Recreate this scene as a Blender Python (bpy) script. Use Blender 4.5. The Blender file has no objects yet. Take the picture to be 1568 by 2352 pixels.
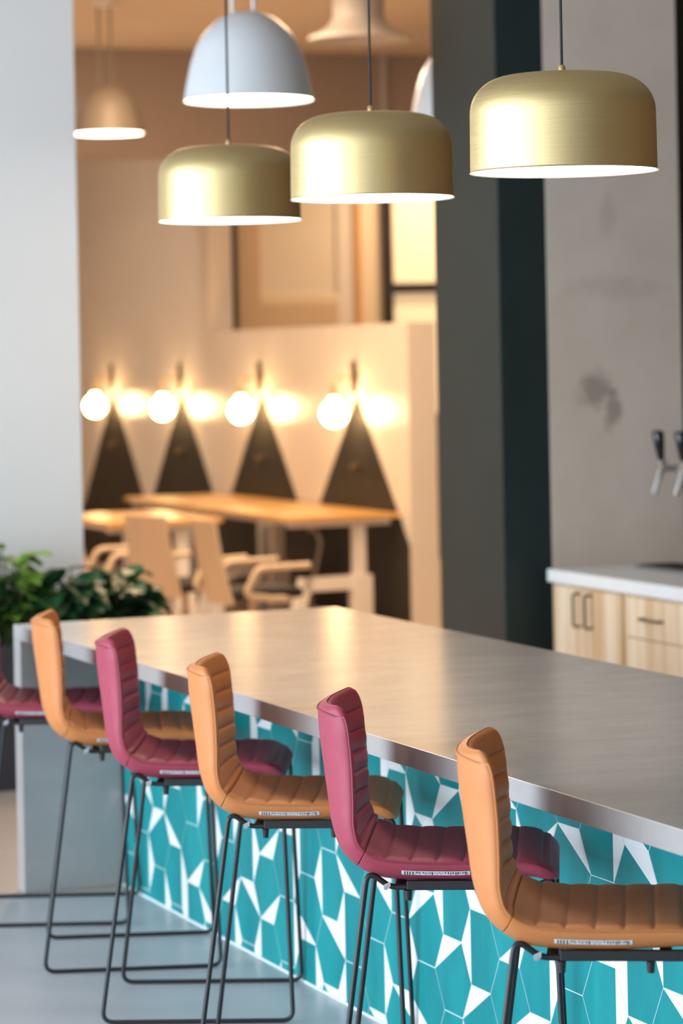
import bpy, bmesh, math, random
from mathutils import Vector, Matrix
random.seed(7)
PI = math.pi
sc = bpy.context.scene
COL = sc.collection

# ------------------------------------------------------------------ camera
cam_d = bpy.data.cameras.new('camera'); cam = bpy.data.objects.new('camera', cam_d); COL.objects.link(cam)
cam.location = (0, 0, 1.833)
ROLL = 0.0195
cam.rotation_euler = (Matrix.Rotation(PI/2, 3, 'X') @ Matrix.Rotation(-ROLL, 3, 'Z')).to_euler()
cam_d.sensor_fit = 'VERTICAL'; cam_d.sensor_height = 36; cam_d.sensor_width = 24
cam_d.lens = 6500/2352*36
cam_d.shift_y = -(1176-815)/2352
cam_d.clip_end = 200
cam_d.dof.use_dof = True; cam_d.dof.focus_distance = 6.3; cam_d.dof.aperture_fstop = 3.3
sc.camera = cam

# ------------------------------------------------------------------ look
sc.view_settings.view_transform = 'Standard'; sc.view_settings.look = 'None'
sc.view_settings.gamma = 1; sc.view_settings.use_curve_mapping = False
sc.view_settings.exposure = 0.0

# ------------------------------------------------------------------ world + daylight through the windows on the left
w = bpy.data.worlds.new('sky'); sc.world = w; w.use_nodes = True
bg = w.node_tree.nodes['Background']; bg.inputs[0].default_value = (.72, .84, 1, 1); bg.inputs[1].default_value = .6

def area(name, loc, aim, sx, sy, power, col, spread=PI):
    d = bpy.data.lights.new(name, 'AREA'); d.shape = 'RECTANGLE'; d.size = sx; d.size_y = sy
    d.energy = power; d.color = col; d.spread = spread
    o = bpy.data.objects.new(name, d); COL.objects.link(o); o.location = loc
    o.rotation_euler = (Vector(aim)-Vector(loc)).to_track_quat('-Z', 'Y').to_euler()
    return o
area('daylight_window_side', (-6.6, 3.0, 1.9), (0, 3.0, 1.9), 13.0, 3.2, 1330, (.74, .87, 1.0))
area('daylight_window_rear', (-3.6, -4.6, 2.0), (-3.0, 5, 1.9), 4.4, 3.0, 120, (.80, .90, 1.0))

# ------------------------------------------------------------------ mesh helpers
def obj(name, bm, mats, parent=None, smooth=None):
    me = bpy.data.meshes.new(name)
    bmesh.ops.recalc_face_normals(bm, faces=bm.faces) if smooth != 'keep' else None
    bm.to_mesh(me); bm.free()
    if not isinstance(mats, (list, tuple)): mats = [mats]
    for m in mats: me.materials.append(m)
    if smooth:
        for p in me.polygons: p.use_smooth = True
        try: me.set_sharp_from_angle(angle=math.radians(40))
        except Exception: pass
    o = bpy.data.objects.new(name, me); COL.objects.link(o)
    if parent: o.parent = parent
    return o
def thing(name, label, cat, loc=(0, 0, 0), rz=0, group=None):
    o = bpy.data.objects.new(name, None); COL.objects.link(o)
    o.empty_display_size = .1
    o.location = loc; o.rotation_euler = (0, 0, rz)
    tag(o, label, cat, group); return o
def tag(o, label, cat, group=None):
    o['label'] = label; o['category'] = cat
    if group: o['group'] = group
    return o
def struct(o): o['kind'] = 'structure'; return o
def box(bm, x0, x1, y0, y1, z0, z1, mi=0, bevel=0, M=None):
    vs = [bm.verts.new((x, y, z)) for x in (x0, x1) for y in (y0, y1) for z in (z0, z1)]
    fs = []
    for q in ((0, 1, 3, 2), (4, 6, 7, 5), (0, 4, 5, 1), (2, 3, 7, 6), (0, 2, 6, 4), (1, 5, 7, 3)):
        f = bm.faces.new([vs[i] for i in q]); f.material_index = mi; fs.append(f)
    if bevel:
        es = list({e for f in fs for e in f.edges})
        r = bmesh.ops.bevel(bm, geom=es, offset=bevel, segments=2, affect='EDGES', profile=.5)
        for f in r['faces']: f.material_index = mi
        vs = list({v for f in r['faces'] for v in f.verts} | {v for v in vs if v.is_valid})
    if M is not None:
        for v in vs:
            if v.is_valid: v.co = M @ v.co
    return vs
def lathe(bm, prof, n=48, mi=0, c=(0, 0, 0)):
    rings = []
    for r, z in prof:
        if r < 1e-6: rings.append([bm.verts.new((c[0], c[1], c[2]+z))])
        else: rings.append([bm.verts.new((c[0]+r*math.cos(2*PI*i/n), c[1]+r*math.sin(2*PI*i/n), c[2]+z)) for i in range(n)])
    for a, b in zip(rings, rings[1:]):
        for i in range(n):
            j = (i+1) % n
            if len(a) == 1 and len(b) == 1: continue
            if len(a) == 1: f = bm.faces.new((a[0], b[i], b[j]))
            elif len(b) == 1: f = bm.faces.new((a[i], b[0], a[j]))
            else: f = bm.faces.new((a[i], b[i], b[j], a[j]))
            f.material_index = mi
def tube(bm, pts, r, n=10, closed=False, mi=0, flat=1.0):
    pts = [Vector(p) for p in pts]; m = len(pts); rings = []
    up = None
    for i, p in enumerate(pts):
        if closed: t = (pts[(i+1) % m]-pts[i-1]).normalized()
        else: t = (pts[min(i+1, m-1)]-pts[max(i-1, 0)]).normalized()
        if up is None:
            up = Vector((0, 1, 0)) if abs(t.y) < .9 else Vector((1, 0, 0))
        u = (up-t*up.dot(t)).normalized(); up = u; v = t.cross(u)
        rings.append([bm.verts.new(p+u*r*math.cos(2*PI*k/n)+v*r*flat*math.sin(2*PI*k/n)) for k in range(n)])
    R = range(m) if closed else range(m-1)
    for i in R:
        a, b = rings[i], rings[(i+1) % m]
        # best alignment for closed loops
        sh = 0
        if closed and i == m-1: sh = min(range(n), key=lambda s: sum((a[k].co-b[(k+s) % n].co).length for k in range(n)))
        for k in range(n):
            f = bm.faces.new((a[k], a[(k+1) % n], b[(k+1+sh) % n], b[(k+sh) % n])); f.material_index = mi
    if not closed:
        bm.faces.new(rings[0]).material_index = mi; bm.faces.new(list(reversed(rings[-1]))).material_index = mi
def fillet(pts, rads, closed=False, n=7):
    out = []; m = len(pts); P = [Vector(p) for p in pts]
    for i in range(m):
        if not closed and i in (0, m-1): out.append(P[i]); continue
        a, b, c = P[i-1], P[i], P[(i+1) % m]
        d1 = (a-b).normalized(); d2 = (c-b).normalized()
        ang = d1.angle(d2)
        if ang > 3.1: out.append(b); continue
        r = rads[i] if isinstance(rads, (list, tuple)) else rads
        d = min(r/math.tan(ang/2), (a-b).length*.48, (c-b).length*.48)
        p0, p2 = b+d1*d, b+d2*d
        for k in range(n+1):
            t = k/n; out.append((1-t)**2*p0+2*t*(1-t)*b+t*t*p2)
    return out
def prism(bm, poly, h0, h1, axis='z', mi=0):
    def P(p, h):
        return (p[0], p[1], h) if axis == 'z' else ((p[0], h, p[1]) if axis == 'y' else (h, p[0], p[1]))
    a = [bm.verts.new(P(p, h0)) for p in poly]; b = [bm.verts.new(P(p, h1)) for p in poly]
    bm.faces.new(a).material_index = mi; bm.faces.new(list(reversed(b))).material_index = mi
    for i in range(len(poly)):
        j = (i+1) % len(poly); bm.faces.new((a[i], a[j], b[j], b[i])).material_index = mi
def BM(): return bmesh.new()

# ------------------------------------------------------------------ materials
def mat(name, col, rough=.5, metal=0, noise=None, bump=0, scale=8, stretch=(1, 1, 1), spec=.5, emit=None, estr=0, coat=0, sheen=0, detail=4, bscale=None, rvar=0):
    m = bpy.data.materials.new(name); m.use_nodes = True; nt = m.node_tree; N = nt.nodes; L = nt.links
    b = N['Principled BSDF']
    b.inputs['Base Color'].default_value = (*col, 1); b.inputs['Roughness'].default_value = rough
    b.inputs['Metallic'].default_value = metal; b.inputs['Specular IOR Level'].default_value = spec
    b.inputs['Coat Weight'].default_value = coat; b.inputs['Coat Roughness'].default_value = .2
    b.inputs['Sheen Weight'].default_value = sheen
    if emit: b.inputs['Emission Color'].default_value = (*emit, 1); b.inputs['Emission Strength'].default_value = estr
    if noise or bump or rvar:
        tc = N.new('ShaderNodeTexCoord'); mp = N.new('ShaderNodeMapping'); L.new(tc.outputs['Object'], mp.inputs[0])
        mp.inputs['Scale'].default_value = stretch
        nz = N.new('ShaderNodeTexNoise'); nz.inputs['Scale'].default_value = scale; nz.inputs['Detail'].default_value = detail
        nz.inputs['Roughness'].default_value = .6
        L.new(mp.outputs[0], nz.inputs['Vector'])
        if noise:
            cr = N.new('ShaderNodeValToRGB'); L.new(nz.outputs['Fac'], cr.inputs[0])
            cr.color_ramp.elements[0].position = .32; cr.color_ramp.elements[1].position = .68
            cr.color_ramp.elements[0].color = (*col, 1); cr.color_ramp.elements[1].color = (*noise, 1)
            L.new(cr.outputs[0], b.inputs['Base Color'])
        if rvar:
            mr = N.new('ShaderNodeMapRange'); L.new(nz.outputs['Fac'], mr.inputs['Value'])
            mr.inputs['From Min'].default_value = .3; mr.inputs['From Max'].default_value = .7
            mr.inputs['To Min'].default_value = rough-rvar; mr.inputs['To Max'].default_value = rough+rvar
            L.new(mr.outputs[0], b.inputs['Roughness'])
        if bump:
            src = nz
            if bscale:
                src = N.new('ShaderNodeTexNoise'); src.inputs['Scale'].default_value = bscale; src.inputs['Detail'].default_value = 3
                L.new(mp.outputs[0], src.inputs['Vector'])
            bp = N.new('ShaderNodeBump'); bp.inputs['Strength'].default_value = bump; bp.inputs['Distance'].default_value = .01
            L.new(src.outputs['Fac'], bp.inputs['Height']); L.new(bp.outputs[0], b.inputs['Normal'])
    return m
M = {}
M['white_wall'] = mat('white_wall_paint', (.90, .90, .89), .7, noise=(.92, .92, .91), scale=2, bump=.02, bscale=60)
M['satin_wall'] = mat('satin_cream_wall_paint', (.74, .69, .63), .25, noise=(.77, .72, .66), scale=1.5)
M['soffit'] = mat('taupe_soffit_paint', (.42, .36, .31), .75, noise=(.45, .39, .34), scale=1)
M['ceiling'] = mat('warm_ceiling_paint', (.78, .70, .60), .8, noise=(.74, .66, .56), scale=.6)
M['ceiling_dark'] = mat('warm_grey_ceiling_paint', (.46, .42, .37), .8, noise=(.50, .45, .40), scale=.6)
M['walnut'] = mat('walnut_wall_panelling', (.26, .15, .07), .5, noise=(.32, .19, .10), scale=3, stretch=(1, 6, .3))
M['dark_mural'] = mat('charcoal_mural_paint', (.020, .019, .018), .45, noise=(.026, .025, .022), spec=.3, scale=3)
M['dark_green'] = mat('dark_green_lacquer', (.018, .032, .032), .42, noise=(.022, .037, .037), scale=4, spec=.25, bump=.01)
M['black_green'] = mat('black_green_paint', (.008, .014, .014), .6)
M['floor'] = mat('polished_concrete_floor', (.46, .48, .505), .34, noise=(.54, .555, .575), scale=3.0, stretch=(.6, 1.6, 1), bump=.03, bscale=40, detail=8, rvar=.06)
M['floor_wood'] = mat('beige_plank_floor', (.46, .37, .31), .5, noise=(.55, .45, .38), scale=5, stretch=(.5, 6, 1), detail=6)
M['tile_teal'] = mat('teal_cement_tile', (.004, .20, .22), .38, noise=(.010, .29, .30), scale=2.2, stretch=(3, 3, .8), detail=6, bump=.015, bscale=50, rvar=.06, spec=.2)
M['tile_white'] = mat('white_cement_tile', (.80, .80, .79), .38, noise=(.86, .86, .85), scale=6)
M['grout'] = mat('pale_grout', (.70, .82, .82), .8, noise=(.75, .86, .86), scale=40)
M['core'] = mat('plywood_core', (.25, .2, .15), .7, noise=(.3, .24, .18), scale=8)
M['brass'] = mat('brushed_brass', (.68, .52, .25), .48, 1, noise=(.72, .56, .29), scale=18, stretch=(.35, .35, 14), bump=.06, rvar=.05, detail=6)
M['brass_plain'] = mat('polished_brass', (.83, .60, .30), .25, 1, rvar=.04, scale=20)
M['cable'] = mat('black_cord_fabric', (.012, .012, .016), .7, noise=(.03, .03, .035), scale=400)
M['lamp_glow'] = mat('lit_lamp_diffuser', (.9, .9, .88), .5, emit=(1, .88, .70), estr=11, noise=(.92, .92, .9), scale=3)
M['lamp_inner'] = mat('white_shade_lining', (.88, .86, .82), .5, noise=(.9, .88, .84), scale=3)
M['dome_white'] = mat('white_dome_lacquer', (.78, .80, .82), .38, noise=(.72, .74, .76), scale=3)
M['dome_shaded'] = mat('shaded_dome_lacquer', (.15, .125, .105), .55, noise=(.165, .14, .115), scale=3)  # far white dome: its shade is put into the lacquer colour
M['globe'] = mat('lit_globe_glass', (1, .9, .7), .2, emit=(1, .62, .28), estr=38, noise=(1, .92, .75), scale=3)
M['black_metal'] = mat('black_powder_coat', (.010, .011, .013), .42, noise=(.014, .015, .017), scale=60, bump=.02, bscale=300)
M['orange'] = mat('orange_leather', (.56, .20, .06), .50, noise=(.60, .22, .07), scale=14, bump=.05, bscale=420, spec=.3)
M['maroon'] = mat('burgundy_leather', (.33, .045, .075), .50, noise=(.37, .053, .088), scale=14, bump=.05, bscale=420, spec=.3)
M['orange_thread'] = mat('orange_piping', (.50, .17, .045), .6, noise=(.55, .2, .055), scale=200)
M['maroon_thread'] = mat('burgundy_piping', (.25, .032, .055), .6, noise=(.28, .04, .065), scale=200)
M['label'] = mat('white_label_paper', (.72, .74, .76), .6, noise=(.78, .8, .82), scale=60)
M['tag'] = mat('grey_fabric_tag', (.30, .31, .33), .7, noise=(.36, .37, .39), scale=60)
M['ink'] = mat('black_label_ink', (.04, .04, .045), .6, noise=(.05, .05, .055), scale=60)
M['quartz'] = mat('white_quartz', (.83, .84, .84), .25, noise=(.88, .89, .89), scale=12)
M['steel'] = mat('brushed_steel', (.45, .45, .45), .35, 1, noise=(.5, .5, .5), scale=30, stretch=(1, 20, 1))
M['chrome'] = mat('chrome', (.8, .8, .8), .08, 1, rvar=.02)
M['black_gloss'] = mat('black_gloss_plastic', (.012, .012, .016), .15, rvar=.03)
M['handle'] = mat('bronze_handle', (.16, .12, .09), .4, .8, rvar=.05)
M['desk_wood'] = mat('honey_oak_desktop', (.66, .36, .10), .30, noise=(.70, .43, .17), scale=6, stretch=(8, 1, 1))
M['desk_white'] = mat('white_powder_coat', (.72, .70, .68), .45, noise=(.76, .74, .72), scale=6)
M['chair_cream'] = mat('cream_chair_plastic', (.66, .54, .40), .5, noise=(.70, .57, .43), scale=6)
M['chair_dark'] = mat('dark_seat_fabric', (.02, .018, .02), .8, noise=(.03, .027, .03), scale=80)
M['soil'] = mat('potting_soil', (.03, .02, .014), .9, noise=(.06, .04, .03), scale=60, bump=.3)
M['planter'] = mat('charcoal_planter', (.028, .028, .034), .5, noise=(.034, .034, .04), scale=5)
M['stem'] = mat('green_stem', (.10, .16, .05), .6, noise=(.14, .2, .07), scale=20)
M['leaf_dark'] = mat('dark_green_leaf', (.008, .06, .018), .5, noise=(.03, .13, .045), scale=9)
M['leaf_grey'] = mat('grey_green_leaf', (.025, .075, .028), .6, noise=(.06, .12, .05), scale=14)
M['leaf_lime'] = mat('lime_green_leaf', (.10, .30, .02), .55, noise=(.32, .50, .08), scale=12)
M['frame_black'] = mat('black_window_frame', (.016, .012, .010), .5, noise=(.02, .015, .012), scale=10)
M['panel_tan'] = mat('tan_wall_panel', (.60, .47, .34), .6, noise=(.64, .5, .36), scale=2)
M['panel_orange'] = mat('amber_wood_trim', (.55, .30, .11), .5, noise=(.6, .34, .13), scale=6, stretch=(4, 4, .4))
M['panel_cream'] = mat('cream_panel', (.76, .66, .50), .6, noise=(.8, .69, .53), scale=2)
M['window_lit'] = mat('lit_window_pane', (.9, .8, .6), .2, emit=(1, .78, .46), estr=.42, noise=(.95, .85, .65), scale=1.5)
M['duct'] = mat('pale_grey_duct', (.50, .50, .52), .5, noise=(.54, .54, .56), scale=5)
M['glass'] = mat('frosted_partition', (.72, .66, .56), .5, noise=(.75, .69, .6), scale=1)

def counter_material():
    m = mat('grey_stone_counter', (.40, .375, .362), .22, noise=(.44, .415, .40), scale=4, stretch=(1.4, 2.6, 2), detail=9, rvar=.02, coat=.25, spec=.7)
    nt = m.node_tree; N = nt.nodes; L = nt.links; b = N['Principled BSDF']
    tc = N.new('ShaderNodeTexCoord'); mp = N.new('ShaderNodeMapping'); mp.inputs['Scale'].default_value = (9, 34, 16)
    mp.inputs['Rotation'].default_value = (0, 0, .3)
    nz = N.new('ShaderNodeTexNoise'); nz.inputs['Scale'].default_value = 2.2; nz.inputs['Detail'].default_value = 8; nz.inputs['Distortion'].default_value = 1.2
    cr = N.new('ShaderNodeValToRGB'); cr.color_ramp.elements[0].position = .60; cr.color_ramp.elements[1].position = .78
    cr.color_ramp.elements[0].color = (0, 0, 0, 1); cr.color_ramp.elements[1].color = (.26, .26, .26, 1)
    mx = N.new('ShaderNodeMixRGB'); mx.inputs[2].default_value = (.62, .59, .57, 1)
    L.new(tc.outputs['Object'], mp.inputs[0]); L.new(mp.outputs[0], nz.inputs['Vector']); L.new(nz.outputs['Fac'], cr.inputs[0])
    L.new(cr.outputs[0], mx.inputs[0])
    old = b.inputs['Base Color'].links[0].from_socket; L.new(old, mx.inputs[1]); L.new(mx.outputs[0], b.inputs['Base Color'])
    return m
M['counter'] = counter_material()
def concrete_material():
    m = mat('cast_concrete', (.66, .56, .46), .75, noise=(.78, .67, .57), scale=1.6, detail=10, bump=.06, bscale=25)
    nt = m.node_tree; N = nt.nodes; L = nt.links; b = N['Principled BSDF']
    tc = N.new('ShaderNodeTexCoord')
    old = b.inputs['Base Color'].links[0].from_socket
    # a few dark blots with a shape of their own (object space x, z, radius)
    for (x, z, rx, rz, k) in ((.19, 2.62, .07, .055, .30), (.29, 2.42, .05, .10, .16), (.22, 1.66, .09, .09, .5), (.30, 1.58, .05, .10, .5), (.34, 2.10, .25, .06, .12)):
        mp = N.new('ShaderNodeMapping'); mp.inputs['Location'].default_value = (-x/rx, 0, -z/rz); mp.inputs['Scale'].default_value = (1/rx, .01, 1/rz)
        L.new(tc.outputs['Object'], mp.inputs[0])
        n2 = N.new('ShaderNodeTexNoise'); n2.inputs['Scale'].default_value = 14; L.new(tc.outputs['Object'], n2.inputs['Vector'])
        va = N.new('ShaderNodeVectorMath'); va.operation = 'LENGTH'; L.new(mp.outputs[0], va.inputs[0])
        ad = N.new('ShaderNodeMath'); ad.operation = 'MULTIPLY_ADD'; ad.inputs[1].default_value = 1.6
        L.new(n2.outputs['Fac'], ad.inputs[0]); L.new(va.outputs['Value'], ad.inputs[2])
        mr = N.new('ShaderNodeMapRange'); mr.inputs['From Min'].default_value = 1.25; mr.inputs['From Max'].default_value = 1.9
        mr.inputs['To Min'].default_value = k; mr.inputs['To Max'].default_value = 0
        L.new(ad.outputs[0], mr.inputs['Value'])
        mx = N.new('ShaderNodeMixRGB'); mx.inputs[2].default_value = (.12, .10, .075, 1)
        L.new(mr.outputs[0], mx.inputs[0]); L.new(old, mx.inputs[1]); old = mx.outputs[0]
    L.new(old, b.inputs['Base Color']); return m
M['concrete'] = concrete_material()
def cabinet_material():
    m = mat('pale_ribbed_oak', (.66, .42, .22), .5, noise=(.90, .73, .53), scale=5, stretch=(3.2, 3.2, .12), detail=2)
    return m
M['cab_wood'] = cabinet_material()

# ------------------------------------------------------------------ the setting
TH = math.radians(21.8)
V = Vector((math.cos(TH), math.sin(TH), 0)); U = Vector((-math.sin(TH), math.cos(TH), 0))   # the grid the building follows
CEIL = 4.24
bm = BM(); box(bm, -6.4, 7.0, -5, 9.75, -.1, 0); f = obj('floor', bm, M['floor']); struct(f)
bm = BM(); box(bm, -6.4, 7.0, 9.75, 28, -.1, 0); f = obj('floor', bm, M['floor_wood']); struct(f)
bm = BM(); box(bm, -6.4, 7.0, 14, 28, CEIL, CEIL+.1); struct(obj('ceiling', bm, M['ceiling']))
bm = BM(); box(bm, -6.4, 7.0, -5, 14, CEIL, CEIL+.1); struct(obj('ceiling', bm, M['ceiling_dark']))
bm = BM(); box(bm, -6.4, 7.0, 27.8, 28, 0, CEIL); struct(obj('wall_back', bm, M['panel_tan']))
bm = BM(); box(bm, 6.9, 7.0, -5, 27.8, 0, CEIL); struct(obj('wall_right', bm, M['walnut']))
# left wall with its large window openings
bm = BM()
box(bm, -6.4, -6.2, -5, 27.8, 0, .25); box(bm, -6.4, -6.2, -5, 27.8, 3.55, CEIL)
box(bm, -6.4, -6.2, 9.6, 27.8, .25, 3.55)
for y in (-5, -3.6): box(bm, -6.4, -6.2, y, y+.1, .25, 3.55)
struct(obj('wall_left', bm, M['white_wall']))
k = 1
for y in (-3.5, -.225, 3.05, 6.325):
    bm = BM()
    box(bm, -6.36, -6.26, y, y+.06, .25, 3.55); box(bm, -6.36, -6.26, y+3.215, y+3.275, .25, 3.55)
    box(bm, -6.36, -6.26, y+.06, y+3.215, .25, .31); box(bm, -6.36, -6.26, y+.06, y+3.215, 3.49, 3.55)
    box(bm, -6.34, -6.28, y+1.61, y+1.66, .31, 3.49)
    struct(obj('window_%d' % k, bm, M['frame_black'])); k += 1
# wall behind the camera, with a window bay
bm = BM()
box(bm, -6.4, -5.9, -5, -4.8, 0, CEIL); box(bm, 1, 7, -5, -4.8, 0, CEIL); box(bm, -5.9, 1, -5, -4.8, 0, .3); box(bm, -5.9, 1, -5, -4.8, 3.6, CEIL)
struct(obj('wall_front', bm, M['white_wall']))

# tall white wall on the left, in front of the desk area
def framed(p, along, length, depth, z0, z1, name, m, d=None):
    """box with one lower corner at p, running `length` along `along` and `depth` along d"""
    bm = BM(); box(bm, 0, length, 0, depth, z0, z1, bevel=.004)
    o = obj(name, bm, m); o.location = (p[0], p[1], 0); o.rotation_euler = (0, 0, math.atan2(along[1], along[0])); return o
p = Vector((-1.20, 13.0, 0))-V*3.2
struct(framed(p, V, 3.2, .35, 0, CEIL, 'wall_middle', M['white_wall']))

# low sconce wall, stepping up to full height further back
WD = Vector((-math.sin(.388), math.cos(.388), 0)); WN = Vector((-math.cos(.388), -math.sin(.388), 0))   # along the wall, and out of it
W0 = Vector((.44, 18.8, 0))
ang = math.atan2(WD.y, WD.x)
bm = BM()
prism(bm, [(0, 0), (8.5, 0), (8.5, CEIL), (3.92, CEIL), (3.92, 2.04), (0, 2.04)], -.20, 0, axis='y')
o = obj('wall_right', bm, M['satin_wall']); o.location = W0; o.rotation_euler = (0, 0, ang); struct(o)
# charcoal painted zone with four peaks (painted on the wall)
bm = BM()
peaks = [.89, 2.76, 4.61, 6.45]
poly = [(.02, .02), (8.4, .02), (8.4, .50)]
for c in reversed(peaks): poly += [(c+.92, .53), (c, 1.555), (c-.92, .53)] if c != .89 else [(c+.92, .53), (c, 1.555), (.02, .555)]
clean = []
for q in poly:
    if not clean or (abs(q[0]-clean[-1][0])+abs(q[1]-clean[-1][1])) > .03: clean.append(q)
prism(bm, clean, .001, .006, axis='y')
o = obj('trim_1', bm, M['dark_mural']); o.location = W0; o.rotation_euler = (0, 0, ang); struct(o)
# soffit over the desk area
p = Vector((-.98, 22.25, 0))-V*2.9
struct(framed(p, V, 5.2, .5, 3.42, CEIL-.001, 'trim_2', M['soffit']))

# back partition seen above the low wall: panels, mullions and lit panes
Y = 25.2
def rear(x0, x1, z0, z1, name, m, y0=Y, t=.06):
    bm = BM(); box(bm, x0, x1, y0, y0+t, z0, z1); return struct(obj(name, bm, m))
rear(-1.55, -.98, 0, CEIL, 'wall_back', M['satin_wall'], Y, .12)
rear(-.98, -.91, 0, CEIL, 'trim_3', M['frame_black'], Y-.04, .16)
rear(-.91, -.71, 0, CEIL, 'trim_4', M['panel_tan'], Y, .12)
rear(-.71, -.02, 0, 2.30, 'trim_5', M['panel_tan'], Y, .10)
rear(-.71, -.02, 2.30, 2.38, 'trim_6', M['panel_cream'], Y, .10)
rear(-.71, -.02, 2.38, CEIL, 'window_5', M['glass'], Y+.02, .06)
rear(-.02, .13, 0, CEIL, 'trim_7', M['satin_wall'], Y, .12)
rear(.13, .19, 0, CEIL, 'trim_8', M['panel_orange'], Y-.02, .14)
rear(.19, .375, 0, CEIL, 'trim_9', M['panel_cream'], Y, .12)
bm = BM()
box(bm, .375, .475, Y-.05, Y+.07, 0, CEIL); box(bm, .475, 1.05, Y-.05, Y+.07, 2.37, 2.46); box(bm, .475, 1.05, Y-.05, Y+.07, .9, 1.3)
box(bm, 1.05, 1.15, Y-.05, Y+.07, 0, CEIL)
wf = struct(obj('window_6', bm, M['frame_black']))
bm = BM(); box(bm, .475, 1.05, Y, Y+.02, 1.3, 2.37); box(bm, .475, 1.05, Y, Y+.02, 2.46, CEIL-.01)
obj('pane', bm, M['window_lit'], wf)
bm = BM(); box(bm, .475, 1.05, Y, Y+.03, 0, .9); struct(obj('trim_10', bm, M['frame_black']))
rear(1.15, 6.8, 0, CEIL, 'wall_back', M['panel_tan'], Y, .12)

# dark green column and the concrete pillar it stands against
CP = Vector((.877, 12.0, 0))
struct(framed(CP-V*.224, V, .224, .668, 0, CEIL, 'trim_11', M['dark_green']))
pil = struct(framed(CP, V, .64, .60, 0, CEIL, 'wall_pillar', M['concrete']))
struct(framed(CP+V*.64+U*.12, V, 4.0, .2, 0, CEIL, 'wall_dark', M['black_green']))

# ------------------------------------------------------------------ the bar
C0 = Vector((-1.157, 9.822, 0))
bar = thing('bar_counter', 'long bar with grey stone top and teal and white hexagonal tile front', 'bar counter', C0, TH)
bm = BM(); box(bm, 0, 1.206, -7.3, 0, .87, .92, bevel=.002)
obj('countertop', bm, M['counter'], bar)
bm = BM(); box(bm, 0, 1.206, -.085, 0, 0, .8695, bevel=.002)
obj('end_panel', bm, M['counter'], bar)
# tile plane (world) -> bar local
A = .1127; H = A*math.sqrt(3)/2; ZB = .0259; S0 = 3.378
th2 = .39026; dT = Vector((math.sin(th2), -math.cos(th2), 0)); T0 = Vector((-.7278, 9.71, 0))
nT = Vector((-math.cos(th2), -math.sin(th2), 0))
inv = (Matrix.Translation(C0) @ Matrix.Rotation(TH, 4, 'Z')).inverted()
def tp(s, z, off=0): return inv @ (T0+dT*s+nT*off+Vector((0, 0, z)))
ORI = {(-21, 1): 1, (-20, 0): 0, (-20, 1): 1, (-20, 3): 0, (-19, 0): 0, (-19, 1): 2, (-19, 2): 0, (-18, 0): 0, (-18, 1): 4, (-18, 3): 3, (-17, 0): 3, (-17, 1): 5, (-17, 2): 0, (-16, 0): 4, (-16, 1): 0, (-15, 0): 0, (-15, 1): 5, (-14, 0): 1, (-14, 1): 0, (-14, 3): 0, (-13, 0): 3, (-13, 1): 5, (-13, 2): 5, (-12, 1): 0, (-11, 0): 0, (-11, 1): 4, (-11, 2): 3, (-11, 3): 0, (-10, 0): 1, (-10, 1): 3, (-10, 3): 3, (-9, 0): 3, (-9, 1): 2, (-9, 2): 4, (-8, 0): 0, (-8, 1): 1, (-8, 3): 0, (-7, 1): 0, (-7, 3): 0, (-6, 0): 4, (-6, 1): 2, (-6, 3): 5, (-5, 1): 2, (-5, 2): 3, (-5, 3): 2, (-4, 0): 2, (-4, 1): 3, (-4, 2): 4, (-4, 3): 3, (-3, 2): 5, (-2, 0): 2, (-2, 1): 0, (-2, 3): 0, (-1, 3): 1, (0, 1): 0, (0, 2): 5, (0, 3): 0, (1, 1): 2, (1, 2): 3, (1, 3): 1, (2, 1): 1, (2, 2): 4}
ORI.update({(-1, 2): 1, (-1, 1): 5, (-6, 2): 1, (-6, 3): 1, (-7, 2): 3, (2, 2): 3, (1, 1): 1, (-7, 0): 1, (-2, 3): 5, (-9, 2): 4, (-9, 1): 3, (-11, 2): 3, (-11, 1): 4, (-6, 0): 4})
SMIN, SMAX, ZT = -.17, 6.9, .868
def clip(poly):
    for ax, lim, sg in ((0, SMIN, 1), (0, SMAX, -1), (1, .002, 1), (1, ZT, -1)):
        out = []
        for i in range(len(poly)):
            a, b = poly[i-1], poly[i]; da = (a[ax]-lim)*sg; db = (b[ax]-lim)*sg
            if da >= 0: out.append(a) if not out or out[-1] != a else None
            if (da > 0 and db < 0) or (da < 0 and db > 0):
                t = da/(da-db); out.append((a[0]+(b[0]-a[0])*t, a[1]+(b[1]-a[1])*t))
        poly = out
        if len(poly) < 3: return []
    return poly
bm = BM(); rt = random.Random(11)
a2 = A-.0014
for i in range(-24, 23):
    for j in range(-1, 6):
        cs = S0+A*.5+1.5*A*i; cz = ZB+(H*(2*j+1) if i % 2 == 0 else 2*H*j)
        kk = ORI.get((i, j)); r_ = rt.randrange(6)
        if kk is None: kk = r_
        hx = [(cs+a2*math.cos(q*PI/3), cz+a2*math.sin(q*PI/3)) for q in range(6)]
        tri = [hx[(kk-1) % 6], hx[kk], hx[(kk+1) % 6]]
        rest = [hx[(kk+1+q) % 6] for q in range(5)]
        for pl, mi in ((tri, 1), (rest, 0)):
            pl = clip(pl)
            if len(pl) < 3: continue
            try:
                f = bm.faces.new([bm.verts.new(tp(s, z, .0006)) for s, z in reversed(pl)]); f.material_index = mi
            except ValueError: pass
obj('tile_cladding', bm, [M['tile_teal'], M['tile_white']], bar, smooth='keep')
bpy.data.objects['tile_cladding'].data.polygons.foreach_set('use_smooth', [False]*len(bpy.data.objects['tile_cladding'].data.polygons))
bm = BM()
q = [tp(SMIN, 0), tp(SMAX, 0), tp(SMAX, 0, -.03), tp(SMIN, 0, -.03)]
prism(bm, [(v.x, v.y) for v in q], 0, ZT, 'z'); obj('grout_backing', bm, M['grout'], bar)
bm = BM()
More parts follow.
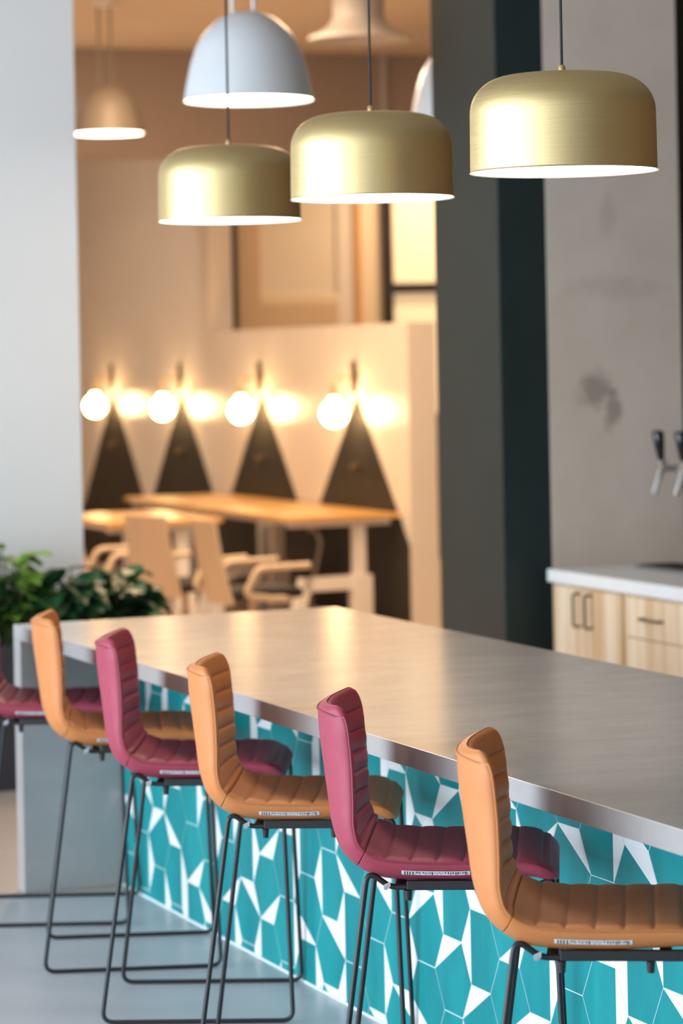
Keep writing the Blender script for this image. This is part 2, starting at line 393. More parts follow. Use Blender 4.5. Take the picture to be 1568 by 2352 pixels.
a_, b_ = tp(SMIN, 0, -.031), tp(SMAX, 0, -.031)
prism(bm, [(a_.x, a_.y), (b_.x, b_.y), (1.15, b_.y), (1.15, a_.y)], 0, .869, 'z'); obj('cabinet_body', bm, M['core'], bar)
bm = BM()
q = [tp(SMIN, 0, .006), tp(SMAX, 0, .006), tp(SMAX, 0, .0018), tp(SMIN, 0, .0018)]
prism(bm, [(v.x, v.y) for v in q], 0.0, .006, 'z'); obj('grout_line', bm, M['grout'], bar)

# ------------------------------------------------------------------ stools
CPTS = [(-.270, 1.047, .054, .205, .017), (-.259, .99, .052, .210, .026), (-.246, .92, .045, .212, .031), (-.237, .85, .038, .217, .031),
        (-.228, .785, .030, .221, .031), (-.208, .738, .024, .224, .033), (-.166, .711, .017, .226, .037), (-.11, .702, .013, .227, .040),
        (0, .699, .012, .228, .040), (.09, .700, .012, .228, .038), (.165, .701, .010, .227, .034), (.215, .693, .006, .224, .028), (.250, .669, .002, .216, .020)]
def cr(p0, p1, p2, p3, t):
    return tuple(.5*((2*b)+(-a+c)*t+(2*a-5*b+4*c-d)*t*t+(-a+3*b-3*c+d)*t**3) for a, b, c, d in zip(p0, p1, p2, p3))
prof = []
for i in range(len(CPTS)-1):
    p0 = CPTS[max(i-1, 0)]; p3 = CPTS[min(i+2, len(CPTS)-1)]
    for q in range(16): prof.append(cr(p0, CPTS[i], CPTS[i+1], p3, q/16))
prof.append(CPTS[-1])
# resample by arc length
arc = [0]
for a, b in zip(prof, prof[1:]): arc.append(arc[-1]+math.hypot(b[0]-a[0], b[1]-a[1]))
LEN = arc[-1]
def at_arc(s):
    s = max(0, min(LEN, s))
    for i in range(len(arc)-1):
        if arc[i+1] >= s:
            t = (s-arc[i])/(arc[i+1]-arc[i]+1e-12); return tuple(a+(b-a)*t for a, b in zip(prof[i], prof[i+1]))
    return prof[-1]
SEAM = 0
for i, q in enumerate(prof):
    if q[0] > -.185 and q[1] < .74: SEAM = arc[i]; break
def channel(s):
    """quilt depth: rounded pads between stitched lines"""
    if s < SEAM-.005: L0, pitch = .055, (SEAM-.02-.055)/6
    else: L0, pitch = SEAM+.055, (LEN-.045-SEAM-.055)/6
    u = (s-L0)/pitch
    if u < 0:
        e = min(abs(s-L0), abs(s-(0 if s < SEAM-.005 else SEAM)))
    else: e = abs(u-round(u))*pitch
    if s > SEAM and LEN-s < .03: return .004
    return (.0084 if s < SEAM else .0056)*(1-math.exp(-(e/.0052)))
NY = 26
ys = [-math.cos(PI*i/NY) for i in range(NY+1)]
def S(s, y, side):
    x, z, wr, hw, T = at_arc(s)
    x2, z2 = at_arc(s+.004)[:2]; x1, z1 = at_arc(s-.004)[:2]
    tx, tz = x2-x1, z2-z1; l = math.hypot(tx, tz); tx /= l; tz /= l
    nx, nz = -tz, tx
    if nx < 0 and nz < 0: nx, nz = -nx, -nz
    if s < SEAM and nx < 0: nx, nz = -nx, -nz
    end = min(1, s/.012, (LEN-s)/.016); e = math.sqrt(max(0, 1-(1-end)**2))
    ed = 1-abs(y)
    # rounded top corners
    cs = min(s, .06); hwc = hw-(.036*(1-math.sqrt(max(0, 1-(1-cs/.06)**2))))
    ce = min(LEN-s, .05); hwc -= .032*(1-math.sqrt(max(0, 1-(1-ce/.05)**2)))
    n = wr*(abs(y)*hwc/hw)**2.4
    if side > 0:
        k = 1-abs(y)**12
        b = channel(s)*min(1, max(0, ed-.02)/.05)
        n += (.006*math.sqrt(max(0, k))+b)*e
    else:
        pw = 3.2+5*min(1, max(0, (s-SEAM+.06)/.12)); n -= T*math.sqrt(max(0, 1-abs(y)**pw))*e+.004*e*(1 if abs(y) < 1 else 0)
    return Vector((x+nx*n, y*hwc, z+nz*n))
def shell(s0, s1, n):
    bm = BM(); rings = []
    for i in range(n+1):
        s = s0+(s1-s0)*i/n
        r = [S(s, y, 1) for y in ys]+[S(s, y, -1) for y in reversed(ys[1:-1])]
        rings.append([bm.verts.new(p) for p in r])
    m = len(rings[0])
    for a, b in zip(rings, rings[1:]):
        for k in range(m): bm.faces.new((a[k], a[(k+1) % m], b[(k+1) % m], b[k]))
    for r in (rings[0], rings[-1]):
        for k in range(NY):          # close the ends in strips between pad side and outer side
            a, b = r[k], r[k+1]; c = r[(2*NY-k-1) % m] if k < NY-1 else None; d = r[(2*NY-k) % m] if k > 0 else None
            vs = [v for v in (a, b, c, d) if v is not None]
            if len(vs) >= 3:
                try: bm.faces.new(vs)
                except ValueError: pass
    return bm
def soft(o):
    for p in o.data.polygons: p.use_smooth = True
    return o
def make_stool(colour):
    t = thing('bar_stool', '', 'bar stool')
    lm = M[colour]
    bk = soft(obj('backrest', shell(0, SEAM-.0008, 190), lm, t))
    st = soft(obj('seat', shell(SEAM+.0008, LEN, 230), lm, t))
    bm = BM()
    loop = [S(s, -1, 1)+Vector((0, -.0015, 0)) for s in [.03+(SEAM-.035)*i/30 for i in range(31)]]
    loop2 = [Vector((p.x, -p.y, p.z)) for p in loop]
    top = [S(.012+.018*abs(y)**4, y, -1)+Vector((-.001, 0, .003)) for y in [i/12 for i in range(-12, 13)]]
    tube(bm, list(reversed(loop))+top+loop2, .0026, 6); obj('piping', bm, M[colour+'_thread'], bk, smooth=True)
    bm = BM()
    loop = [S(s, -1, 1)+Vector((0, -.0015, 0)) for s in [SEAM+.005+(LEN-SEAM-.03)*i/34 for i in range(35)]]
    loop2 = [Vector((p.x, -p.y, p.z)) for p in loop]
    tube(bm, loop, .0026, 6); obj('piping', bm, M[colour+'_thread'], st, smooth=True)
    bm = BM(); tube(bm, loop2, .0026, 6); obj('piping', bm, M[colour+'_thread'], st, smooth=True)
    R = .0064
    for sg in (-1, 1):
        yt, yf = .196*sg, .250*sg
        pts = [(.10, yt, .653), (-.122, yt, .653), (-.172, yt*1.02, .691), (-.266, yf, R), (.262, yf, R), (.240, yt*1.02, .672), (.195, yt, .653)]
        bm = BM(); tube(bm, fillet(pts, [.01, .05, .020, .030, .030, .022, .02], closed=True), R, 10, closed=True)
        obj('sled_leg', bm, M['black_metal'], t, smooth=True)
        bm = BM(); box(bm, -.085, .185, yt-.008, yt+.008, .647, .668, bevel=.002)
        br = obj('seat_bracket', bm, M['black_metal'], t)
        for x in (-.094, .078):
            bm = BM(); lathe(bm, [(0, .624), (.007, .624), (.009, .646), (0, .646)], 14, c=(x+.012, yt, 0)); obj('bumper', bm, M['black_metal'], t, smooth=True)
    for x in (-.10, .12):
        bm = BM(); box(bm, x-.012, x+.012, -.19, .19, .648, .656); obj('cross_bar', bm, M['black_metal'], t)
    # paper label with bar marks on the underside lip, camera-near side, and a small tag
    def lab(s, y, off=.0012): 
        p = S(s, y, -1); a = S(s+.004, y, -1)-S(s-.004, y, -1); b = S(s, y+.02, -1)-S(s, y-.005, -1)
        n = a.cross(b).normalized()
        if n.z > 0 or n.y > 0: n = -n if n.y > 0 else n
        return p+n*off
    sa = SEAM+.092; sb = sa+.150; y0, y1 = -.985, -.955
    bm = BM(); N = 24
    g = [[bm.verts.new(lab(sa+(sb-sa)*i/N, y0+(y1-y0)*j/3)) for j in range(4)] for i in range(N+1)]
    for i in range(N):
        for j in range(3): bm.faces.new((g[i][j], g[i+1][j], g[i+1][j+1], g[i][j+1]))
    lb = obj('paper_label', bm, M['label'], st); lb['label'] = 'white paper label with bar marks'
    bm = BM(); rr = random.Random(5); s = sa+.006
    while s < sb-.005:
        wd = rr.choice((.0009, .0016, .0026)); l = rr.uniform(.35, .9) if s > sa+.03 else .9
        ya = y0+(y1-y0)*.08; yb = ya+(y1-y0)*.85*l
        q = [bm.verts.new(lab(*c_, .0020)) for c_ in ((s, ya), (s+wd, ya), (s+wd, yb), (s, yb))]; bm.faces.new(q); s += wd+rr.choice((.0016, .003, .004))
    obj('bar_marks', bm, M['ink'], lb)
    bm = BM()
    x = -.128
    for yy in (0, -.0008):
        v = [bm.verts.new(c_) for c_ in ((x-.008, -.2055+yy, .660), (x+.008, -.210+yy, .668), (x+.007, -.209+yy, .656), (x-.002, -.2065+yy, .648), (x-.008, -.206+yy, .650))]; bm.faces.new(v)
    tg = obj('fabric_tag', bm, M['tag'], st)
    return t
def copy_tree(o, parent=None):
    c = o.copy(); COL.objects.link(c); c.parent = parent
    for ch in o.children: copy_tree(ch, c)
    return c
P_OR = make_stool('orange'); P_MA = make_stool('maroon')
used = set()
for col, x, y, deg, lab_ in (
        ('orange', .507, 5.69, 6, 'orange leather bar stool nearest the camera, seat cut off by the right edge'),
        ('maroon', .222, 6.45, 4.5, 'burgundy leather bar stool standing just left of the nearest orange stool'),
        ('orange', -.120, 7.30, 3.5, 'orange leather bar stool between the two fully visible burgundy stools, middle of the row'),
        ('maroon', -.421, 8.04, 2.0, 'burgundy leather bar stool between the middle and the farthest orange stools'),
        ('orange', -.680, 8.73, -5, 'farthest orange leather bar stool, standing before the plain grey end panel of the bar'),
        ('maroon', -.986, 9.42, 0.0, 'farthest burgundy bar stool, its backrest cut by the left edge of the photo')):
    pr = P_OR if col == 'orange' else P_MA
    o = pr if col not in used else copy_tree(pr); used.add(col)
    o.location = (x, y, 0); o.rotation_euler = (0, 0, -math.radians(deg)); o['label'] = lab_; o['group'] = 'leather bar stools along the bar'

# ------------------------------------------------------------------ brass pendants over the bar
def make_brass():
    t = thing('pendant_lamp', '', 'pendant lamp')
    pf = [(.2255, 0), (.2235, .004)]
    for i in range(9): pf.append((.2235-.0015*i/8, .004+.136*i/8))
    R0 = .222
    for i in range(1, 15):
        a = PI/2*i/14; pf.append((R0-.108+.108*math.cos(a)**.92, .140+.092*math.sin(a)**.95))
    pf += [(.07, .2365), (.012, .2385), (0, .2385)]
    inner = [(r-.003 if r > .01 else r, z-.003 if z > .1 else z) for r, z in pf[1:]]
    bm = BM(); lathe(bm, pf, 96); obj('shade', bm, M['brass'], t, smooth=True)
    bm = BM(); lathe(bm, [(.2255, 0)]+[(r, min(z, .232)) for r, z in inner], 96); obj('shade_lining', bm, M['lamp_inner'], t, smooth=True)
    bm = BM(); lathe(bm, [(0, .003), (.2215, .003), (.2215, .007), (0, .007)], 64); obj('diffuser', bm, M['lamp_glow'], t)
    bm = BM(); lathe(bm, [(0, .2385), (.0085, .2385), (.0085, .252), (.006, .256), (0, .256)], 20); obj('cap', bm, M['brass_plain'], t, smooth=True)
    bm = BM(); tube(bm, [(0, 0, .255), (0, 0, CEIL-2.26-.03)], .0035, 8); obj('cord', bm, M['cable'], t, smooth=True)
    bm = BM(); lathe(bm, [(0, CEIL-2.26-.03), (.05, CEIL-2.26-.03), (.05, CEIL-2.26-.0005), (0, CEIL-2.26-.0005)], 32); obj('ceiling_rose', bm, M['brass_plain'], t, smooth=True)
    return t
pb = make_brass()
for i, (x, y, lb_) in enumerate(((.540, 6.771, 'brushed brass dome pendant, largest and rightmost of the three'), (.093, 7.779, 'brushed brass dome pendant, middle one of the three over the bar'), (-.342, 8.891, 'brushed brass dome pendant, farthest and leftmost, below the big white pendant'))):
    o = pb if i == 0 else copy_tree(pb)
    o.location = (x, y, 2.26); o['label'] = lb_; o['group'] = 'brass pendant lamps over the bar'

# ------------------------------------------------------------------ white dome pendants
def make_dome(z, s=1.0, D=.55, Ht=.375, m='dome_white'):
    t = thing('dome_pendant', '', 'pendant lamp')
    R = D/2*s; h = Ht*s
    kp = [(0, 1), (.2, .955), (.4, .897), (.55, .835), (.64, .785), (.72, .72), (.8, .64), (.885, .51), (.94, .42), (.975, .34), (.99, .28), (1, .2)]
    pf = [(R, 0)]
    for i in range(1, 41):
        u = i/40
        for (u0, r0), (u1, r1) in zip(kp, kp[1:]):
            if u0 <= u <= u1: rr_ = r0+(r1-r0)*(u-u0)/(u1-u0); break
        pf.append((R*rr_, h*u))
    for q in range(3):       # smooth the profile
        pf = [pf[0]]+[((a[0]+2*b[0]+c[0])/4, (a[1]+2*b[1]+c[1])/4) for a, b, c in zip(pf, pf[1:], pf[2:])]+[pf[-1]]
    pf += [(R*.1, h), (0, h)]
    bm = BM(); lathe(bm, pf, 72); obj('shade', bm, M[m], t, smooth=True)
    bm = BM(); lathe(bm, [(R, 0)]+[(max(0, r-.004), max(.001, zz-.004)) for r, zz in pf[1:]], 72); obj('shade_lining', bm, M['lamp_inner'], t, smooth=True)
    bm = BM(); lathe(bm, [(0, .006), (R*.985, .006), (R*.98, .010), (0, .010)], 64); obj('diffuser', bm, M['lamp_glow'], t)
    for dx in (-.062, .028):
        bm = BM(); tube(bm, [(dx*s, 0, h-.03), (dx*s, 0, CEIL-z)], .009*s, 10); obj('suspension_tube', bm, M['lamp_inner'] if s == 1 else M[m], t, smooth=True)
    bm = BM(); lathe(bm, [(0, CEIL-z-.04), (.08, CEIL-z-.04), (.08, CEIL-z-.0005), (0, CEIL-z-.0005)], 32); obj('ceiling_rose', bm, M['lamp_inner'], t, smooth=True)
    return t
for x, y, z, s, lb_ in ((-.372, 12, 2.917, 1, 'large white dome pendant hanging above and behind the leftmost brass pendant'),
                        (-1.535, 19, 3.345, .87, 'small far white dome pendant in painted shade by the edge of the tall white wall'),
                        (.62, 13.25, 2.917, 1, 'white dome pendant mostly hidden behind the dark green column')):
    t = make_dome(z, s, m='dome_shaded' if s < 1 else 'dome_white'); t.location = (x, y, z); t['label'] = lb_; t['group'] = 'white dome pendants'

# round duct with flared diffuser near the ceiling
t = thing('air_diffuser', 'round pale grey ceiling duct with a flared lip, top right behind the brass pendants', 'air diffuser', (.150, 18, 3.83))
bm = BM(); lathe(bm, [(.165, .14), (.165, CEIL-3.83-.001), (0, CEIL-3.83-.001)], 48); obj('duct', bm, M['duct'], t, smooth=True)
bm = BM(); lathe(bm, [(.165, .14), (.19, .10), (.24, .06), (.32, .025), (.33, .0), (.30, .0), (.20, .05), (.15, .12), (0, .12)], 48); obj('flared_lip', bm, M['duct'], t, smooth=True)
# conduit on the soffit
sp = Vector((-.98, 22.25, 0))+V*1.46-U*.022
bm = BM(); tube(bm, [(0, 0, 3.43), (0, 0, CEIL-.002)], .03, 12); cd = obj('conduit', bm, M['duct']); cd.location = sp
tag(cd, 'pale vertical conduit running down the taupe soffit under the ceiling', 'pipe')

# ------------------------------------------------------------------ globe sconces
def make_sconce():
    t = thing('wall_sconce', '', 'wall lamp')       # origin on the wall, +y out of the wall
    bm = BM(); lathe(bm, [(0, 0), (.045, 0), (.045, .012), (.03, .02), (0, .02)], 28)
    for v in bm.verts: v.co = Vector((v.co.x, v.co.z, v.co.y))
    obj('wall_plate', bm, M['handle'], t, smooth=True)
    bm = BM(); box(bm, -.022, .022, .002, .03, -.11, .12, bevel=.006); obj('back_bar', bm, M['handle'], t)
    bm = BM(); tube(bm, fillet([(0, .018, .0), (0, .163, .0), (0, .163, -.075)], .045), .010, 10); obj('arm', bm, M['brass_plain'], t, smooth=True)
    bm = BM(); lathe(bm, [(0, -.075), (.024, -.075), (.028, -.13), (0, -.13)], 20, c=(0, .163, 0)); obj('socket', bm, M['brass_plain'], t, smooth=True)
    bm = BM(); pf = [(0, -.128), (.030, -.130), (.036, -.150)]
    for i in range(3, 25):
        a = PI*i/24; pf.append((.093*math.sin(a) if i < 24 else 0, -.243+.093*math.cos(a)))
    lathe(bm, pf, 36, c=(0, .163, 0)); obj('globe_bulb', bm, M['globe'], t, smooth=True)
    return t
ps = make_sconce()
names = ['lit globe wall lamp nearest the free end of the low wall, rightmost of the four', 'lit globe wall lamp, third from the left of the four', 'lit globe wall lamp, second from the left of the four', 'lit globe wall lamp farthest away, beside the tall white wall']
mid = math.atan2(WN.y, WN.x)-PI/2
for i, tpos in enumerate((.90, 2.765, 4.61, 6.45)):
    o = ps if i == 0 else copy_tree(ps)
    p = W0+WD*tpos+WN*.0065
    o.location = (p.x, p.y, 1.672); o.rotation_euler = (0, 0, mid); o['label'] = names[i]; o['group'] = 'globe sconces on the low wall'
def make_knob():
    t = thing('wall_hook', '', 'wall hook')
    bm = BM(); lathe(bm, [(0, 0), (.038, 0), (.038, .008), (0, .008)], 24)
    for v in bm.verts: v.co = Vector((v.co.x, v.co.z, v.co.y))
    obj('plate', bm, M['handle'], t, smooth=True)
    bm = BM(); lathe(bm, [(0, .01), (.018, .01), (.022, .04), (.018, .05), (0, .05)], 20)
    for v in bm.verts: v.co = Vector((v.co.x, v.co.z, v.co.y))
    obj('knob', bm, M['handle'], t, smooth=True); return t
pk = make_knob()
kn = ['rightmost', 'second from the right', 'second from the left', 'leftmost']
for i, tpos in enumerate((.90, 2.765, 4.61, 6.45)):
    o = pk if i == 0 else copy_tree(pk)
    p = W0+WD*tpos+WN*.0065; o.location = (p.x, p.y, 1.05+.01*i); o.rotation_euler = (0, 0, mid)
    o['label'] = 'small round brass fitting on the %s dark wall triangle' % kn[i]; o['group'] = 'brass fittings on the dark triangles'

# ------------------------------------------------------------------ desks against the low wall
def desk(loc, label, legs=True, L=1.72, Dp=.80):
    # local x along wall (away from camera), y out of the wall
    t = thing('desk', label, 'desk', loc, mid+PI, 'oak topped desks')
    # local frame: +x = towards camera along wall?, y = into wall; build symmetric
    bm = BM(); box(bm, -L/2, L/2, -Dp/2, Dp/2, .74, .77, bevel=.004); obj('desktop', bm, M['desk_wood'], t)
    bm = BM()
    for y in (-.30, .26): box(bm, -L/2+.05, L/2-.05, y, y+.04, .70, .739)
    obj('crossbeam', bm, M['desk_white'], t)
    for sx in (-1, 1):
        x = sx*(L/2-.10)
        bm = BM()
        box(bm, x-.035, x+.035, -.36, .36, .695, .7395)
        box(bm, x-.035, x+.035, .10, .18, .36, .70)
        lg = obj('leg', bm, M['desk_white'], t)
        bm = BM()
        box(bm, x-.05, x+.05, .08, .22, .0, .365, bevel=.004)
        box(bm, x-.04, x+.04, -.28, .08, .27, .36, bevel=.004)
        prism_pts = [(-.28, .36), (-.20, .36), (-.30, 0), (-.38, 0)]
        a = [bm.verts.new((x-.04, p[0], p[1])) for p in prism_pts]; b = [bm.verts.new((x+.04, p[0], p[1])) for p in prism_pts]
        bm.faces.new(a); bm.faces.new(list(reversed(b)))
        for i in range(4): bm.faces.new((a[i], a[(i+1) % 4], b[(i+1) % 4], b[i]))
        obj('foot_frame', bm, M['desk_white'], lg)
    return t
def wall_pt(tt, out): p = W0+WD*tt+WN*out; return (p.x, p.y, 0)
desk(wall_pt(.98, .43), 'oak topped white framed desk against the low wall, nearest its free end')
desk(wall_pt(2.76, .43), 'oak topped desk against the low wall, behind the desk at its free end')
desk((-1.42, 19.15, 0), 'oak topped desk at the left, standing free in front of the wall desks', L=1.3, Dp=.8)
# power cable hanging under the near desk
bm = BM(); p0 = Vector((0, 0, 0))
tube(bm, fillet([(0, 0, .69), (.05, -.02, .60), (.03, 0, .5), (-.02, 0, .3), (-.03, 0, .006)], .05), .012, 8)
cb = obj('power_cable', bm, M['chair_dark']); cb.location = (-.21, 18.75, 0); tag(cb, 'thin grey cable hanging from the oak desk to the floor', 'cable')
cb.data.materials[0] = mat('grey_cable_sheath', (.14, .11, .10), .6, noise=(.17, .14, .12), scale=60)

def office_chair(loc, rz, label, colour='chair_cream'):
    t = thing('office_chair', label, 'chair', loc, rz, 'cream office chairs')     # faces +x
    bm = BM(); N = 12
    gr = []
    for i in range(N+1):
        u = i/N; z = .40+.49*u; x = -.235-.03*math.sin(u*PI)-.075*u**2+.02*(1-u)
        row = []
        for j in range(9):
            v = (j-4)/4; hw = .215-.02*u; row.append((x+.028*v*v, v*hw, z))
        gr.append(row)
    A_ = [[bm.verts.new(p) for p in r] for r in gr]; B_ = [[bm.verts.new((p[0]-.022, p[1], p[2])) for p in r] for r in gr]
    for i in range(N):
        for j in range(8):
            bm.faces.new((A_[i][j], A_[i][j+1], A_[i+1][j+1], A_[i+1][j])); bm.faces.new((B_[i][j], B_[i+1][j], B_[i+1][j+1], B_[i][j+1]))
    for i in range(N):
        bm.faces.new((A_[i][0], A_[i+1][0], B_[i+1][0], B_[i][0])); bm.faces.new((A_[i][8], B_[i][8], B_[i+1][8], A_[i+1][8]))
    for j in range(8):
        bm.faces.new((A_[0][j], B_[0][j], B_[0][j+1], A_[0][j+1])); bm.faces.new((A_[N][j], A_[N][j+1], B_[N][j+1], B_[N][j]))
    obj('backrest', bm, M[colour], t, smooth=True)
    bm = BM(); box(bm, -.20, .24, -.225, .225, .425, .485, bevel=.02); obj('seat', bm, M['chair_dark'], t, smooth=True)
    for sg in (-1, 1):
        y = .27*sg
        pts = [(.16, sg*.20, .42), (.02, y, .43), (-.14, y, .46), (-.06, y, .610), (.26, y, .615)]
        bm = BM(); tube(bm, fillet(pts, [.01, .03, .03, .07, .01]), .020, 10); obj('armrest', bm, M[colour], t, smooth=True)
    bm = BM(); lathe(bm, [(0, .09), (.03, .09), (.03, .30), (.022, .30), (.022, .40), (.06, .424), (0, .424)], 20); obj('pedestal', bm, M[colour], t, smooth=True)
    bm = BM()
    for q in range(5):
        a = 2*PI*q/5+.3; tube(bm, [(0, 0, .105), (.29*math.cos(a), .29*math.sin(a), .072)], .02, 8)
    obj('star_base', bm, M[colour], t, smooth=True)
    for q in range(5):
        a = 2*PI*q/5+.3; bm = BM(); lathe(bm, [(0, -.018), (.026, -.018), (.03, 0), (.026, .018), (0, .018)], 16)
        for v in bm.verts: v.co = Matrix.Rotation(a, 3, 'Z') @ Matrix.Rotation(PI/2, 3, 'X') @ v.co + Vector((.29*math.cos(a), .29*math.sin(a), .0305))
        obj('caster', bm, M['chair_dark'], t, smooth=True)
    return t
office_chair((-.55, 16.6, 0), TH, 'cream office chair facing the wall desks, right of the other cream chairs')
office_chair((-.98, 17.2, 0), TH+.35, 'cream office chair between the right one and the free standing desk')
office_chair((-1.46, 18.0, 0), TH-.1, 'cream office chair beside the edge of the tall white wall')

# ------------------------------------------------------------------ service counter on the right
K0 = Vector((.842, 11.867, 0))      # front left corner, runs towards the camera
Rz = math.atan2(-U.y, -U.x)         # local +x = towards camera along the front, local +y = to the right (away from the bar)
cn = thing('service_counter', 'service counter with white stone top and pale oak cabinets beside the concrete pillar', 'counter', K0, Rz)
bm = BM(); box(bm, 0, 4.6, 0, .66, .865, .92, bevel=.006); ct = obj('worktop', bm, M['quartz'], cn)
cx = [(.03, .64, 'door'), (.67, 1.20, 'drawer'), (1.23, 1.9, 'door'), (1.93, 2.6, 'drawer'), (2.63, 3.3, 'door'), (3.33, 4.5, 'drawer')]
bm = BM(); box(bm, .02, 4.55, .035, .64, .08, .864); obj('carcass', bm, M['cab_wood'], cn)
def bar_handle(bm, a, b, out=.035, r=.006):
    a = Vector(a); b = Vector(b); o = Vector((0, -out, 0)); tube(bm, fillet([a, a+o, b+o, b], .012), r, 8)
for x0, x1, kd in cx:
    if kd == 'door':
        xm = .035 if x0 > .1 else .02
        ws = ((x0, (x0+x1)/2-.002), ((x0+x1)/2+.002, x1))
        for k2, (a, b) in enumerate(ws):
            bm = BM(); box(bm, a, b, .014, .034, .10, .855, bevel=.002); d = obj('door', bm, M['cab_wood'], cn)
            hx_ = b-.05 if k2 == 0 else a+.05
            bm = BM(); bar_handle(bm, (hx_, .014, .835), (hx_, .014, .700)); obj('handle', bm, M['handle'], d, smooth=True)
    else:
        bm = BM(); box(bm, x0, x1, .014, .034, .695, .855, bevel=.002); d = obj('drawer', bm, M['cab_wood'], cn)
        c = (x0+x1)/2-.02; bm = BM(); bar_handle(bm, (c-.075, .014, .775), (c+.075, .014, .775), .03); obj('handle', bm, M['handle'], d, smooth=True)
        bm = BM(); box(bm, x0, x1, .016, .034, .10, .69, bevel=.002); d = obj('door', bm, M['cab_wood'], cn)
bm = BM(); box(bm, .05, 4.5, .06, .6, 0, .08); obj('plinth', bm, M['frame_black'], cn)
# drip tray and beer tap tower
ML = Matrix.Translation(K0) @ Matrix.Rotation(Rz, 4, 'Z')
p = ML @ Vector((.66, .42, .9205))
t = thing('drip_tray', 'dark steel drip tray lying along the back of the white counter top', 'drip tray', p, Rz)
bm = BM(); box(bm, -.48, .48, -.10, .10, 0, .012, bevel=.003); obj('tray', bm, M['steel'], t)
bm = BM()
for i in range(24): box(bm, -.46+i*.039, -.46+i*.039+.018, -.085, .085, .0121, .016)
obj('grille', bm, M['frame_black'], t)
p = ML @ Vector((.67, .465, .937))
t = thing('tap_tower', 'chrome drink tap tower with black handles at the right edge, on the white counter', 'tap tower', p, Rz)
bm = BM(); lathe(bm, [(0, 0), (.07, 0), (.07, .012), (.04, .02), (.038, .36), (0, .36)], 32); obj('column', bm, M['chrome'], t, smooth=True)
bm = BM(); tube(bm, [(-.315, 0, .385), (.315, 0, .385)], .042, 20); obj('crossbar', bm, M['chrome'], t, smooth=True)
for x in (-.29, -.10, .10, .29):
    bm = BM(); tube(bm, fillet([(x, -.04, .40), (x, -.12, .40), (x, -.155, .30)], .03), .014, 12)
    lathe(bm, [(0, -.022), (.016, -.016), (.023, 0), (.016, .016), (0, .022)], 16, c=(x, -.115, .42))
    tp_ = obj('tap', bm, M['chrome'], t, smooth=True)
    bm = BM(); lathe(bm, [(0, .435), (.012, .435), (.015, .45), (.021, .50), (.025, .548), (.019, .56), (0, .56)], 18, c=(x, 0, 0))
    for v in bm.verts: v.co = Vector((v.co.x, v.co.y-.115+(.42-v.co.z)*.12, v.co.z))
    obj('tap_handle', bm, M['black_gloss'], tp_, smooth=True)

# ------------------------------------------------------------------ planter and plants behind the end of the bar
pp = Vector((-1.40, 12.09, 0))
pl = thing('planter', 'long charcoal planter box standing before the tall white wall', 'planter', pp, TH)
bm = BM()
box(bm, -1.4, .70, 0, .03, 0, .62); box(bm, -1.4, .70, .47, .50, 0, .62); box(bm, -1.4, -1.37, .03, .47, 0, .62); box(bm, .67, .70, .03, .47, 0, .62)
box(bm, -1.37, .67, .03, .47, .0, .04)
for x in (-.9, -.35, .2): box(bm, x-.003, x+.003, -.002, .0, .01, .61)
obj('box', bm, M['planter'], pl)
bm = BM(); box(bm, -1.365, .665, .031, .469, .04, .57); obj('soil', bm, M['soil'], pl)
def leaf(bm, base, dirv, L, Wd, droop, rnd, mi=0, cup=.25):
    d = Vector(dirv).normalized(); side = d.cross(Vector((0, 0, 1)))
    if side.length < .05: side = Vector((1, 0, 0))
    side.normalize(); side = (side+Vector((0, 0, rnd.uniform(-.5, .5)))).normalized(); up = side.cross(d)
    n = 7; rows = []
    for i in range(n+1):
        u = i/n; wv = Wd*math.sin(PI*min(1, u**.75*.98+.01))**.8*.5
        c = Vector(base)+d*L*u-Vector((0, 0, 1))*droop*u*u*L
        rows.append([bm.verts.new(c+side*wv*q+up*abs(q)*wv*cup) for q in (-1, -.5, 0, .5, 1)])
    for a, b in zip(rows, rows[1:]):
        for k in range(4): bm.faces.new((a[k], a[k+1], b[k+1], b[k])).material_index = mi
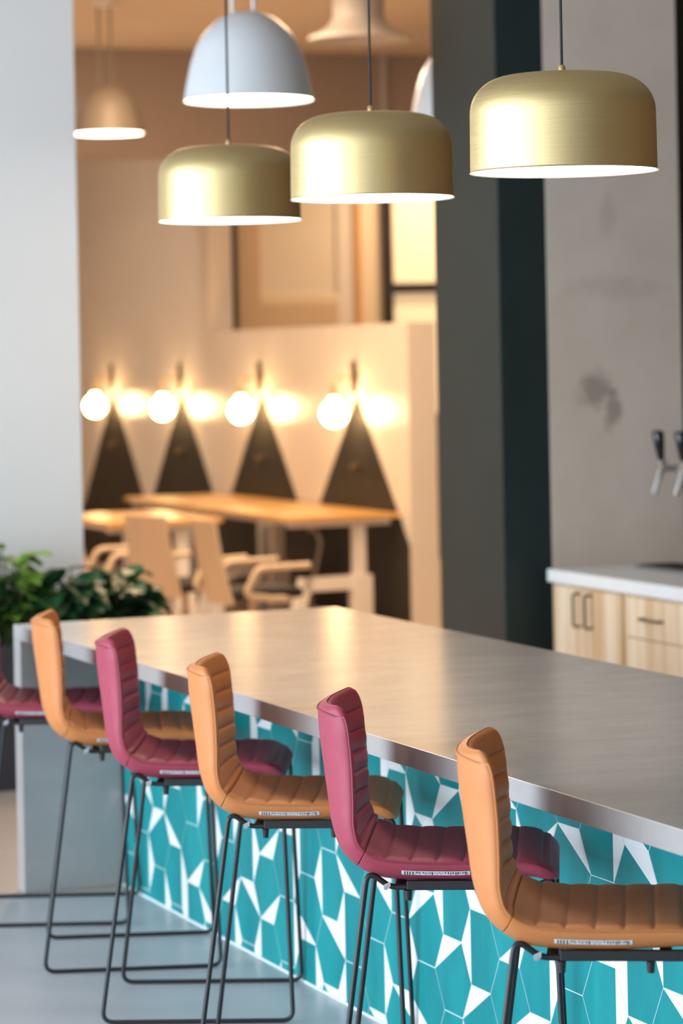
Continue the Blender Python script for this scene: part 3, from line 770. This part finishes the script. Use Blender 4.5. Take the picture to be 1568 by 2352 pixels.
def plant(x, y, z0, rad, hgt, n, L, mats, label, seed, name='potted_plant', lean=(0, 0), up=(0.1, .9)):
    rnd = random.Random(seed)
    t = thing(name, label, 'plant', (x, y, z0), 0, 'leafy plants in the charcoal planter')
    bl = BM(); bs = BM()
    for i in range(n):
        a = rnd.uniform(0, 2*PI); rr = rad*math.sqrt(rnd.random()); h = hgt*(.22+.78*rnd.random())*(1-.35*(rr/rad)**2)
        tipb = Vector((rr*math.cos(a)+lean[0]*h, rr*math.sin(a)*.8+lean[1]*h, h))
        root = Vector((rr*.25*math.cos(a), rr*.25*math.sin(a), 0))
        m_ = (root+tipb)/2+Vector((0, 0, h*.18)); pts = [root, m_, tipb]
        tube(bs, fillet(pts, .08, n=4), .0035, 5)
        d = Vector((math.cos(a+rnd.uniform(-.7, .7)), math.sin(a+rnd.uniform(-.7, .7)), rnd.uniform(*up)-.2))
        leaf(bl, tipb-d.normalized()*L*.15, d, L*rnd.uniform(.75, 1.25), L*rnd.uniform(.6, .85), rnd.uniform(.1, .6), rnd, rnd.choices(range(len(mats)), weights=[3]+[1]*(len(mats)-1))[0])
    obj('foliage', bl, [M[q] for q in mats], t, smooth=True); obj('stems', bs, M['stem'], t, smooth=True)
def pv(a, b): q = pp+V*a+U*b; return q.x, q.y
plant(*pv(.03, .25), .57, .15, .50, 120, .125, ['leaf_lime', 'leaf_dark'], 'bright lime green leafy plant in the planter at the left', 3)
plant(*pv(-.26, .22), .57, .16, .50, 90, .17, ['leaf_grey', 'leaf_dark'], 'grey green leafy plant at the left edge, beside the lime green one', 4)
plant(*pv(.28, .25), .57, .15, .36, 130, .16, ['leaf_dark', 'leaf_grey'], 'dark green broad leaved plant right of the lime green one, above the bar end', 5)
plant(*pv(.50, .22), .57, .11, .33, 70, .16, ['leaf_dark', 'leaf_grey'], 'dark and grey green plant at the right end of the planter, hanging over it', 6, lean=(.10, 0))
plant(*pv(-.72, .25), .57, .2, .34, 70, .14, ['leaf_dark', 'leaf_grey'], 'dark green plant in the planter beyond the left edge of the photo', 8)

# ------------------------------------------------------------------ unseen fill lights added to brighten the desk area
def fill_panel(x, y, sx, sy, power, label, tint=(1, .67, .40)):
    t = thing('fill_light', label, 'added fill light', (x, y, CEIL-.04), 0, 'added warm fill lights of the desk area')
    bm = BM(); box(bm, -sx/2, sx/2, -sy/2, sy/2, 0, .039); obj('added_fill_housing', bm, M['desk_white'], t)
    d = bpy.data.lights.new('fill_glow', 'AREA'); d.shape = 'RECTANGLE'; d.size = sx; d.size_y = sy; d.energy = power; d.color = tint
    o = bpy.data.objects.new('fill_glow', d); COL.objects.link(o); o.parent = t; o.location = (0, 0, -.005)
fill_panel(-1.2, 16.9, .6, 1.6, 260, 'added unseen warm fill light above the oak desks, left one')
fill_panel(1.2, 24.3, 1.2, .5, 100, 'added warm fill light out of sight before the back windows')
fill_panel(-3.4, 21.6, 1.2, .6, 230, 'added unseen warm fill light at the far left of the desk area', (1, .82, .64))
fill_panel(.2, 15.0, .6, 1.6, 110, 'added unseen warm fill light above the oak desks, right one')
